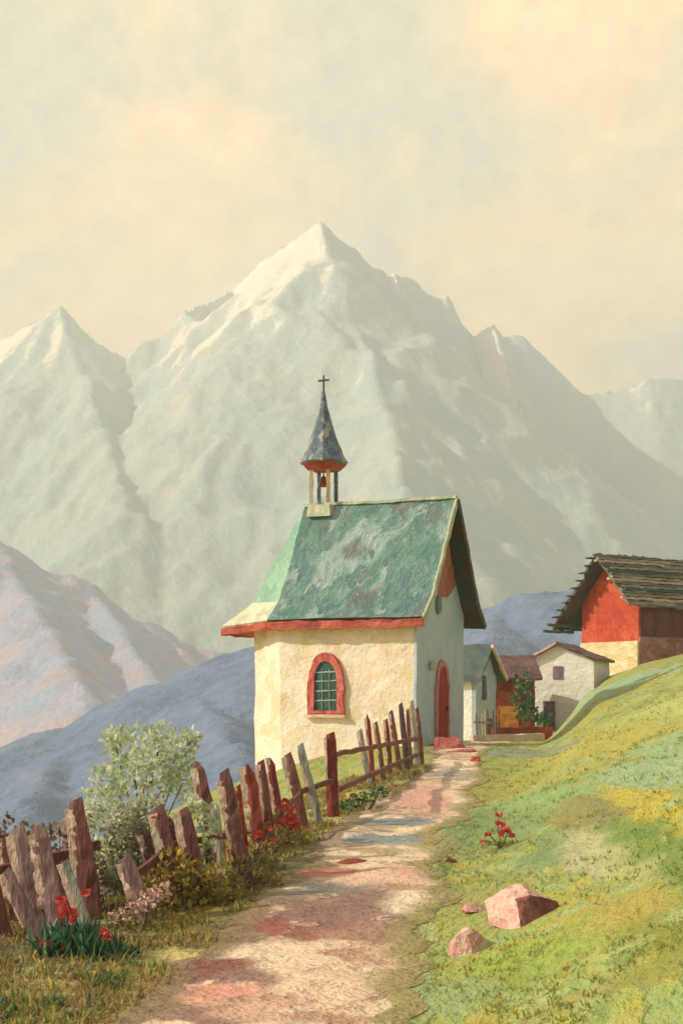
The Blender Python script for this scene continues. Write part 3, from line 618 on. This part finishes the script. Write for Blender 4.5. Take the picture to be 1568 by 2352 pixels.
for top, bot, w, D, m, pt in [((690, 870), (800, 1160), 80, 14.3, M_wood2, 0), ((880, 590), (975, 960), 88, 15.0, M_wood, 0), ((1010, 600), (1110, 990), 80, 15.2, M_wood, 0), ((1102, 330), (1200, 760), 72, 17.2, M_wood, 1),
                              ((1205, 560), (1240, 930), 45, 17.0, M_woodg, 1), ((1245, 385), (1385, 1010), 76, 17.4, M_wood, 0), ((1375, 350), (1465, 900), 66, 18.0, M_wood3, 1), ((1460, 330), (1510, 850), 56, 18.4, M_wood, 0),
                              ((945, 640), (1010, 960), 60, 15.6, M_wood, 1), ((800, 720), (880, 1010), 60, 15.4, M_wood, 0), ((1150, 480), (1180, 900), 40, 17.6, M_wood3, 0), ((1330, 470), (1370, 900), 44, 18.2, M_wood3, 0), ((1420, 420), (1440, 860), 40, 18.6, M_wood, 1)]:
    D = min(D, on_ground(*c6(*bot)).y+.1); picket(f2, c6(*top), c6(*bot), w*1.1*.17885/K, D, m, pt); DS.append((c6(*bot)[0], D))
for top, bot, w, D, m, pt in [((395, 895), (445, 1230), 46, 19.0, M_wood3, 1), ((480, 875), (550, 1160), 55, 19.6, M_wood, 0), ((555, 822), (655, 1265), 46, 19.9, M_woodg, 0), ((705, 765), (735, 1195), 66, 20.8, M_wood3, 0)]:
    D = min(D, on_ground(*c4(*bot)).y+.1); picket(f2, c4(*top), c4(*bot), w*.18779/K, D, m, pt); DS.append((c4(*bot)[0], D))
def rail(par, a, b_, w=.05, m=None):
    bm = bmesh.new(); beam(bm, a, b_, w, w*1.5); wob(bm, .3, .02, 3, int(a.y)); link('rail', bm, m or M_wood, par)
DS.sort(); da = lambda q: interp(q[0], [d[0] for d in DS], [d[1] for d in DS])+.06
rp_ = [c6(700, 1010), c6(950, 800), c6(1290, 745), c6(1500, 690), c4(560, 1075), c4(740, 1010)]
for a_, b_ in zip(rp_, rp_[1:]): rail(f2, P(*a_, da(a_)), P(*b_, da(b_)), .045)
f3 = empty('picket_fence', gp(1.0, 27.5), 'thin crowded stakes of the far fence stretch in front of the chapel corner', 'fence')
for top, bot, w, D, m, pt in [((868, 745), (922, 1022), 34, 25.4, M_woodg, 0), ((905, 662), (938, 1000), 26, 25.9, M_wood3, 1), ((950, 705), (992, 992), 26, 26.6, M_wood, 0), ((1008, 690), (1028, 975), 28, 27.2, M_wood3, 0),
                              ((1035, 645), (1078, 965), 30, 27.8, M_wood, 0), ((1088, 605), (1115, 945), 30, 28.4, M_iron, 0), ((1120, 640), (1142, 940), 22, 28.8, M_wood, 0), ((1145, 592), (1172, 925), 28, 29.3, M_woodg, 0), ((1168, 630), (1198, 905), 26, 29.9, M_wood, 0)]:
    picket(f3, c4(*top), c4(*bot), w*.18779/K, D, m, pt, lit_edge=random.random() < .7)
rail(f3, P(*c4(735, 878), 21.0), P(*c4(1190, 790), 30), .05); rail(f3, P(*c4(750, 1065), 21.0), P(*c4(1190, 870), 30), .05)
# tiny paling by the cottage
f4 = empty('paling_fence', Vector((5.2, 53, -1.5)), 'tiny dark and pale paling fence below the grey cottage gable', 'fence')
for i in range(9):
    px = 1093+i*6.5; picket(f4, (px, 1640+random.uniform(-14, 12)), (px+2, 1690), 3.2, 53+.1*i, random.choice([M_iron, M_woodg, M_bleached_lit, M_wood]), 0, False)
rail(f4, P(1088, 1660, 52.9), P(1150, 1662, 53.9), .05, M_woodg)

# ------------------------------------------------------------------ stones
def stone(label, px, py, w, hgt, cols, seed, lean=0, name='stone', group=None, D=None, depth=.8, sharp=True):
    c = on_ground(px, py) if D is None else gp(P(px, py, D).x, D)
    random.seed(seed); bm = bmesh.new(); pts = []
    for i in range(13):
        a = random.uniform(0, 6.28); e = random.uniform(-.4, 1)
        r = math.sqrt(max(.15, 1-max(0, e)**2*.75))
        pts.append(Vector((math.cos(a)*w/2*r+lean*max(0, e), math.sin(a)*w/2*depth*r, e*hgt)))
    hull(bm, pts); bmesh.ops.translate(bm, verts=bm.verts, vec=c)
    wob(bm, max(w*.12, .03), w*.03, 5/w, seed)
    m = paint(label[:28]+' rock', cols, dab=(2.2/w, 2.2/w, 2.2/w), bump=.9, bdist=.05*w+.01, soft=.35, blend=.35)
    return tag(link(name, bm, m), label, 'stone', group)
pk = [(222, 172, 152), (206, 142, 128), (236, 198, 172), (186, 118, 106)]; br = [(146, 82, 70), (120, 68, 62), (170, 110, 94)]
# big boulder: a slanting block, pale top and left, deep side right
c = on_ground(1205, 2118)
bm = bmesh.new(); k = .68
hull(bm, [c+Vector(p)*k for p in [(-.46, -.1, -.05), (.06, -.40, -.12), (.50, .12, -.06), (.32, .5, 0), (-.4, .45, 0), (-.55, .05, .24), (-.08, -.22, .30), (.10, -.10, .38), (.38, .30, .22), (-.22, .35, .48), (.05, -.36, .05)]])
bmesh.ops.rotate(bm, verts=bm.verts, cent=c, matrix=__import__('mathutils').Matrix.Rotation(R(-24), 3, 'Z'))
bm.normal_update()
for f in bm.faces: f.material_index = 1 if f.normal.dot(Vector((.50, -.80, .1))) > .62 else 0    # maroon rock on the right side, its shade put into the colour
wob(bm, .08, .022, 6, 4)
tag(link('boulder', bm, [paint('pink boulder rock', pk+[(214, 160, 144)], dab=(4, 4, 5), rot=(0, .5, 0), bump=.9, bdist=.04, soft=.35, patch=.6), paint('maroon shade rock', br+[(132, 60, 54)], dab=(6, 6, 4), bump=.9, bdist=.04)]), 'large pink and maroon boulder lying in the meadow right of the path', 'stone')
stone('knobbly pink stone alone at the foot of the meadow, left of the big boulder', 1075, 2190, .36, .24, pk+[(150, 130, 128)], 5)
stone('flat pale pink stone between the boulder and the path edge', 1090, 2098, .28, .09, pk, 8)
stone('low brown stone touching the front of the big boulder', 1150, 2128, .20, .08, br, 12)
stone('reddish slab at the right of the chapel doorstep', 1056, 1733, .8, .13, [(200, 116, 102), (182, 98, 88), (214, 138, 120)], 21, depth=.5, D=33.8)
stone('rose red block right under the chapel door', 1022, 1715, 1.0, .28, [(188, 100, 90), (206, 124, 108), (168, 84, 78)], 22, depth=.5, D=35.4)
stone('small crimson pebble beside the red doorstep slabs', 1092, 1752, .3, .12, [(196, 78, 74), (214, 96, 84)], 25)
stone('rust coloured flat stone bedded in the middle of the path', 825, 1988, .62, .07, [(168, 84, 58), (150, 78, 64), (190, 110, 76)], 31, depth=.4)
stone('brown pebble on the sunny right edge of the path', 1035, 1983, .14, .07, br, 33)
random.seed(11)

# ------------------------------------------------------------------ plants
def dabs(bm, c, n, rad, size, flat=.5, down=0, up=.4, curl=.4):
    """n little leaf strokes spread through an ellipsoid"""
    for _ in range(n):
        while 1:
            q = Vector((random.uniform(-1, 1), random.uniform(-1, 1), random.uniform(-1, 1)))
            if q.length < 1: break
        if random.random() < .55: q = q.normalized()*random.uniform(.7, 1.05)
        p = c+Vector((q.x*rad[0], q.y*rad[1], q.z*rad[2]))
        leaf(bm, p, size*random.uniform(.55, 1.4), q, flat, up, curl)
def leaf(bm, p, L, out=Vector((0, 0, 1)), flat=.5, up=.4, curl=.4):
    d = (out*.6+Vector((random.gauss(0, .7), random.gauss(0, .7), random.gauss(up, .6)))).normalized()
    s = d.cross(Vector((random.gauss(0, 1), random.gauss(0, 1), random.gauss(0, 1)))).normalized(); n = d.cross(s)
    w = L*flat*.62
    a = [p, p+d*L*.4+s*w+n*curl*.1*L, p+d*L-n*curl*.25*L, p+d*L*.45-s*w+n*curl*.1*L]
    bm.faces.new([bm.verts.new(q) for q in a])
def stems(bm, base, tips, r):
    for t in tips:
        m = (base+t)/2+Vector((random.uniform(-.08, .08), random.uniform(-.05, .05), .05))
        for a, b_, w0 in ((base, m, r), (m, t, r*.6)): beam(bm, a, b_, w0*2)
def bush(name, label, cat, blobs, D, leafm, size, n, stemm, group=None, flat=.5, up=.4, base=None, rdepth=1.0):
    """blobs: (px, py, rx_px, ry_px, dD)"""
    cs = [(P(px, py, D+dd), rx*K*(D+dd)/F, ry*K*(D+dd)/F) for px, py, rx, ry, dd in blobs]
    bx = sum(c[0].x for c in cs)/len(cs) if base is None else P(base, 0, D).x
    b0 = gp(bx, D)
    root = empty(name, b0, label, cat, group)
    bm = bmesh.new()
    for c, rx, ry in cs: dabs(bm, c, max(40, int(7*n*(rx*ry/.05)**.5)), (rx, max(rx, .06)*rdepth, ry), size, flat, 0, up)
    link('foliage', bm, leafm, root)
    bm = bmesh.new(); stems(bm, b0-Vector((0, 0, .05)), [c[0] for c in cs], .014 if size > .03 else .006); link('stem', bm, stemm, root)
    return root
L_pale = leafmat('pale shrub leaves', [(206, 214, 182), (230, 230, 202), (180, 198, 170), (240, 238, 212), (162, 184, 160), (214, 220, 184), (198, 194, 124)], trans=.45)
L_grey = leafmat('grey green leaves', [(182, 192, 164), (208, 210, 178), (146, 152, 130), (228, 226, 192), (146, 124, 106), (236, 232, 200), (190, 198, 154)], trans=.35)
L_yel = leafmat('ochre green leaves', [(180, 160, 72), (206, 178, 62), (146, 126, 78), (220, 196, 92), (128, 106, 78), (168, 164, 96), (150, 120, 94)], trans=.35)
L_olive = leafmat('olive leaves', [(146, 130, 80), (170, 148, 84), (120, 100, 74), (190, 170, 104), (150, 128, 96)], trans=.35)
L_deep = leafmat('deep green leaves', [(54, 104, 78), (74, 122, 84), (44, 82, 66), (98, 136, 90), (130, 146, 96)])
L_pink = leafmat('pale pink petals', [(232, 196, 176), (214, 164, 150), (240, 214, 190), (186, 140, 126)])
L_red = leafmat('scarlet petals', [(206, 58, 56), (222, 84, 78), (188, 44, 48), (236, 120, 108)])
L_grassy = leafmat('grass blades', [(160, 168, 90), (176, 172, 88), (140, 158, 88), (190, 180, 98), (150, 170, 108), (164, 150, 80)], trans=.5)
L_dry = leafmat('dry grass blades', [(190, 166, 92), (170, 144, 78), (216, 190, 116), (144, 118, 78), (158, 148, 88), (124, 102, 76), (140, 148, 92)], trans=.4)
L_mid = leafmat('mixed weeds', [(92, 128, 88), (120, 146, 96), (150, 150, 84), (80, 112, 80), (176, 164, 90), (140, 116, 80)], trans=.4)
M_stem = paint('green brown stems', [(112, 96, 72), (134, 128, 92)], dab=(8, 8, 3), bump=.4)
bush('shrub', 'tall pale green shrub rising behind the fence against the blue slope', 'shrub',
     [(300, 1715, 52, 42, .3), (350, 1750, 60, 45, 0), (405, 1735, 42, 45, .1), (330, 1800, 70, 50, 0), (255, 1790, 48, 45, .2), (420, 1800, 40, 40, 0), (225, 1850, 42, 45, 0), (372, 1690, 30, 22, .3), (440, 1700, 16, 22, .1), (262, 1700, 24, 26, .4)], 17.9, L_pale, .09, 24, M_stem, base=330)
bush('shrub', 'greyish sprawling shrub growing through the stakes beside the tall post', 'shrub',
     [(250, 1900, 48, 50, 0), (300, 1900, 50, 50, .1), (240, 1980, 42, 55, -.1), (285, 2010, 40, 50, 0), (345, 1880, 42, 50, .1), (235, 2060, 36, 36, -.1), (330, 1960, 32, 45, 0)], 15.5, L_grey, .075, 46, M_stem, base=265)
bush('shrub', 'pale leafy sprig hanging over the dark stakes left of the path', 'shrub',
     [(465, 1870, 26, 22, 0), (480, 1915, 25, 30, 0), (470, 1960, 16, 26, 0), (440, 1850, 22, 18, 0)], 16.0, L_pale, .08, 22, M_stem, base=475)
bush('shrub', 'ochre yellow bush spreading at the foot of the middle fence', 'shrub',
     [(400, 2010, 48, 55, 0), (450, 2030, 50, 50, .1), (370, 2090, 55, 40, -.1), (430, 2100, 60, 38, 0), (500, 2060, 36, 36, .1), (340, 2060, 40, 40, 0)], 14.9, L_yel, .075, 36, M_stem, base=420)
bush('shrub', 'low olive brown growth spilling onto the left edge of the path', 'shrub',
     [(520, 2040, 46, 34, 0), (565, 2005, 44, 32, .4), (480, 2120, 50, 30, -.5), (610, 1965, 40, 26, .9), (655, 1930, 34, 20, 1.8), (560, 2080, 40, 22, -.3), (610, 2030, 34, 20, .3), (420, 2150, 50, 20, -.9), (530, 2125, 34, 16, -.6)], 15.6, L_olive, .065, 34, M_stem, base=530)
L_brown = leafmat('withered brown leaves', [(134, 104, 92), (156, 122, 108), (112, 84, 78), (176, 142, 118), (150, 128, 86), (126, 96, 74)], trans=.3)
bush('shrub', 'withered brown undergrowth behind the nearest leaning stakes', 'shrub',
     [(20, 1960, 50, 80, .2), (80, 1990, 50, 90, .2), (140, 1980, 50, 90, .2), (200, 2040, 45, 80, .2), (60, 2110, 60, 40, 0), (170, 2120, 60, 36, 0), (230, 2120, 44, 30, 0)], 14.6, L_brown, .075, 26, M_stem, base=130)
bush('flower_clump', 'pale pink flower clump in front of the grey shrub', 'flowers',
     [(345, 2070, 34, 22, 0), (310, 2085, 24, 18, 0), (375, 2050, 22, 20, 0), (270, 2110, 24, 16, 0)], 13.9, L_pink, .05, 22, M_stem, base=320)
bush('bush', 'dark green bush between the red barn and the white house', 'bush',
     [(1205, 1570, 18, 24, 0), (1200, 1605, 22, 25, 0), (1210, 1640, 24, 20, 0), (1240, 1655, 22, 14, 0)], 66, L_deep, .22, 7, M_stem, base=1205)
bush('bush', 'low dark green tuft at the path edge below the far fence', 'bush', [(835, 1835, 26, 12, 0), (870, 1822, 24, 10, .4), (800, 1850, 22, 10, 0)], 21.4, L_deep, .05, 45, M_stem, base=840)

def poppies(label, heads, leaves, D, petals=L_red, lm=L_deep, n=40, base=None):
    c0 = P(heads[0][0] if base is None else base, 0, D); b0 = gp(c0.x, D)
    root = empty('poppy_plant', b0, label, 'flowers', 'red flowers by fence and meadow')
    bm = bmesh.new()
    tips = []
    for px, py, r in heads:
        c = P(px, py, D-.1); rr = r*K*D/F; tips.append(c)
        fb = bmesh.new()
        for _ in range(9):
            a = random.uniform(0, 6.28); dd = Vector((math.cos(a), -abs(math.sin(a))*.6, random.uniform(-.7, .7))).normalized(); s = dd.cross(Vector((0, 1, 0))).normalized()
            q = [c, c+dd*rr*.7+s*rr*.5, c+dd*rr*random.uniform(.9, 1.3), c+dd*rr*.7-s*rr*.5]
            fb.faces.new([fb.verts.new(v) for v in q])
        link('flower_head', fb, petals, root)
    fb = bmesh.new(); stems(fb, b0, tips, .006); link('stem', fb, M_stem, root)
    fb = bmesh.new()
    for px, py, rx, ry in leaves:
        c = P(px, py, D); rx *= K*D/F; ry *= K*D/F
        for _ in range(n):
            p = Vector((c.x+random.gauss(0, rx*.6), D+random.gauss(0, .07), c.z-ry)); p.z = max(p.z, ground(p.x, p.y)-.02)
            blade(fb, p, ry*random.uniform(.9, 2.0), rx*.07+.005)
    link('leaves', fb, lm, root)
def blade(bm, p, h, w, lean=.35):
    a = random.uniform(0, 6.28); l = Vector((random.gauss(0, lean), random.gauss(0, lean), 1)).normalized(); s = Vector((math.cos(a), math.sin(a), 0))*w
    m = p+l*h*.55; t = p+l*h+Vector((l.x, l.y, -.15))*h*.25
    v = [bm.verts.new(q) for q in (p-s, p+s, m+s*.8, t, m-s*.8)]
    bm.faces.new(v)
poppies('big scarlet poppies with green leaves at the foot of the nearest stakes', [(155, 2090, 26), (140, 2070, 14), (105, 2168, 17), (198, 2052, 12), (165, 2115, 12), (148, 2180, 8)], [(150, 2170, 55, 60), (190, 2200, 30, 55), (110, 2200, 30, 40)], 12.9, n=70)
poppies('two small red flowers on dark green leaves right of the scarlet poppies', [(238, 2140, 13), (248, 2152, 12), (200, 2190, 7)], [(230, 2190, 40, 40), (275, 2215, 40, 26), (200, 2195, 22, 60)], 12.8, n=60)
poppies('slender red hollyhocks growing against the middle fence', [(660, 1862, 17), (668, 1885, 19), (655, 1840, 10), (676, 1903, 14), (640, 1893, 10)], [(665, 1915, 26, 34)], 18.6, lm=L_dry, n=50)
poppies('little pink and red blossoms low on the rust coloured stakes', [(592, 1918, 12), (560, 1950, 9), (620, 1905, 8), (545, 1985, 9), (627, 1935, 9)], [(590, 1960, 50, 30)], 16.9, lm=L_dry, n=60)
poppies('red wildflowers standing in the meadow right of the path', [(1150, 1895, 14), (1160, 1912, 16), (1145, 1872, 9), (1175, 1920, 9), (1120, 1920, 9), (1108, 1935, 8)], [(1150, 1935, 40, 8)], on_ground(1150, 1950).y, lm=L_grassy, n=60)

# grass: matted clumps and tufts too many to count
def tufts(name, mat, spots, hh, ww):
    bm = bmesh.new()
    for x, D, k in spots:
        z = ground(x, D)-.01
        for _ in range(5): blade(bm, Vector((x+random.gauss(0, .05), D+random.gauss(0, .05), z)), hh*k*random.uniform(.5, 1.3), ww*random.uniform(.7, 1.4), .5)
    o = link(name, bm, mat); return tag(o, kind='stuff')
sp = []
for _ in range(2600):
    D = 9.5+30*random.random()**1.5; x = random.uniform(interp(D, pD, pC)+interp(D, pD, pW)*.5, .26*D)
    if mn.noise(Vector((x*1.1, D*.8, 2))) > -.05: sp.append((x, D, 1))
tufts('meadow_grass', L_grassy, sp, .05, .009)
sp = []
for _ in range(4600):
    D = 9.5+20*random.random()**1.5; e = interp(D, pD, pC)-interp(D, pD, pW)*.46; xf = interp(D, fD, fX)
    x = random.uniform(min(xf-1.2, e-.2), e-.05)
    if mn.noise(Vector((x*1.3, D*.9, 7))) > -.22: sp.append((x, D, 1.1))
tufts('verge_grass', L_dry, sp, .085, .010)
sp = [(random.uniform(-3.2, -1.7)+.0, random.uniform(10.6, 13.2), 1.2) for _ in range(420)]
tufts('leafy_undergrowth', L_mid, [s for s in sp if mn.noise(Vector((s[0]*1.7, s[1]*1.4, 3))) > .1], .10, .011)

# ------------------------------------------------------------------ air, light, camera
def haze():
    bm = bmesh.new(); hull(bm, [(x, y, z) for x in (-3400, 3400) for y in (-300, 4000) for z in (-130, 1100)])
    m = bpy.data.materials.new('haze'); m.use_nodes = True; nt = m.node_tree; nt.nodes.clear()
    out = nn(nt, 'ShaderNodeOutputMaterial'); v = nn(nt, 'ShaderNodeVolumePrincipled')
    v.inputs['Color'].default_value = (.925, .965, .912, 1); v.inputs['Density'].default_value = HAZE; v.inputs['Anisotropy'].default_value = 0.0
    nt.links.new(v.outputs[0], out.inputs['Volume'])
    o = link('haze', bm, m); o['kind'] = 'stuff'
HAZE = .00043
haze()

EL, AZ = R(31), R(77)                        # sun height; how far round to the left of straight behind us
to_sun = Vector((-math.sin(AZ)*math.cos(EL), -math.cos(AZ)*math.cos(EL), math.sin(EL)))
sd = bpy.data.lights.new('sun', 'SUN'); sd.energy = 5.0; sd.angle = R(.6); sd.color = (1, .92, .80)
so_ = bpy.data.objects.new('sun', sd); COL.objects.link(so_); so_.rotation_euler = to_sun.to_track_quat('Z', 'Y').to_euler()

w = bpy.data.worlds.new('World'); bpy.context.scene.world = w; w.use_nodes = True; nt = w.node_tree; nt.nodes.clear(); L = nt.links.new
out = nn(nt, 'ShaderNodeOutputWorld'); bg = nn(nt, 'ShaderNodeBackground'); L(bg.outputs[0], out.inputs[0]); bg.inputs[1].default_value = .1
sk = nn(nt, 'ShaderNodeTexSky', sky_type='NISHITA', sun_disc=False); sk.sun_elevation = EL; sk.sun_rotation = math.atan2(to_sun.x, to_sun.y); sk.dust_density = 2
tc = nn(nt, 'ShaderNodeTexCoord')
# bank of thin bright cloud over the mountains; the clear sky shows behind and overhead
mp = nn(nt, 'ShaderNodeMapping'); L(tc.outputs['Generated'], mp.inputs[0]); mp.inputs['Scale'].default_value = (1, 1, 1.5); mp.inputs['Rotation'].default_value = (0, .5, 0); mp.inputs['Location'].default_value = (3.2, 1.4, .35)
n1 = nn(nt, 'ShaderNodeTexNoise', Scale=4.6, Detail=5.0, Roughness=.55); n1.inputs['Distortion'].default_value = .6; L(mp.outputs[0], n1.inputs['Vector'])
m1 = nn(nt, 'ShaderNodeMapRange'); L(n1.outputs['Fac'], m1.inputs[0]); m1.inputs[1].default_value = .33; m1.inputs[2].default_value = .66
r1 = ramp(nt, [(204, 196, 164), (228, 204, 160), (250, 210, 150), (255, 216, 156), (255, 216, 158)], 1.0); L(m1.outputs[0], r1.inputs[0])
vd = nn(nt, 'ShaderNodeTexNoise', Scale=48.0, Detail=4.0, Roughness=.7); L(tc.outputs['Generated'], vd.inputs['Vector'])
mv = nn(nt, 'ShaderNodeMapRange'); L(vd.outputs['Fac'], mv.inputs[0]); mv.inputs[1].default_value = .3; mv.inputs[2].default_value = .7; mv.inputs[3].default_value = .86; mv.inputs[4].default_value = 1.14
hs = nn(nt, 'ShaderNodeHueSaturation'); L(r1.outputs[0], hs.inputs['Color']); L(mv.outputs[0], hs.inputs['Value'])
cs = nn(nt, 'ShaderNodeVectorMath', operation='SCALE'); L(hs.outputs[0], cs.inputs[0]); cs.inputs['Scale'].default_value = 14.2
dt = nn(nt, 'ShaderNodeVectorMath', operation='DOT_PRODUCT'); L(tc.outputs['Generated'], dt.inputs[0]); dt.inputs[1].default_value = Vector((0, .95, .18)).normalized()
mf = nn(nt, 'ShaderNodeMapRange'); L(dt.outputs['Value'], mf.inputs[0]); mf.inputs[1].default_value = .5; mf.inputs[2].default_value = .86; mf.inputs[3].default_value = .06; mf.inputs[4].default_value = 1
mx = nn(nt, 'ShaderNodeMix', data_type='RGBA'); L(mf.outputs[0], mx.inputs[0]); L(sk.outputs[0], mx.inputs[6]); L(cs.outputs[0], mx.inputs[7]); L(mx.outputs[2], bg.inputs[0])

cd = bpy.data.cameras.new('camera'); cam = bpy.data.objects.new('camera', cd); COL.objects.link(cam)
cam.location = (0, 0, 0); cam.rotation_euler = (R(90), 0, 0)
cd.sensor_fit = 'VERTICAL'; cd.sensor_height = 36; cd.sensor_width = 24; cd.lens = 36*F/1024; cd.shift_y = (HY-512)/1024
cd.clip_start = .1; cd.clip_end = 20000
S = bpy.context.scene; S.camera = cam
S.view_settings.view_transform = 'Standard'; S.view_settings.look = 'None'; S.view_settings.exposure = .26; S.view_settings.gamma = 1
S.render.engine = 'CYCLES'; S.cycles.max_bounces = 6; S.cycles.volume_bounces = 1; S.cycles.use_denoising = True
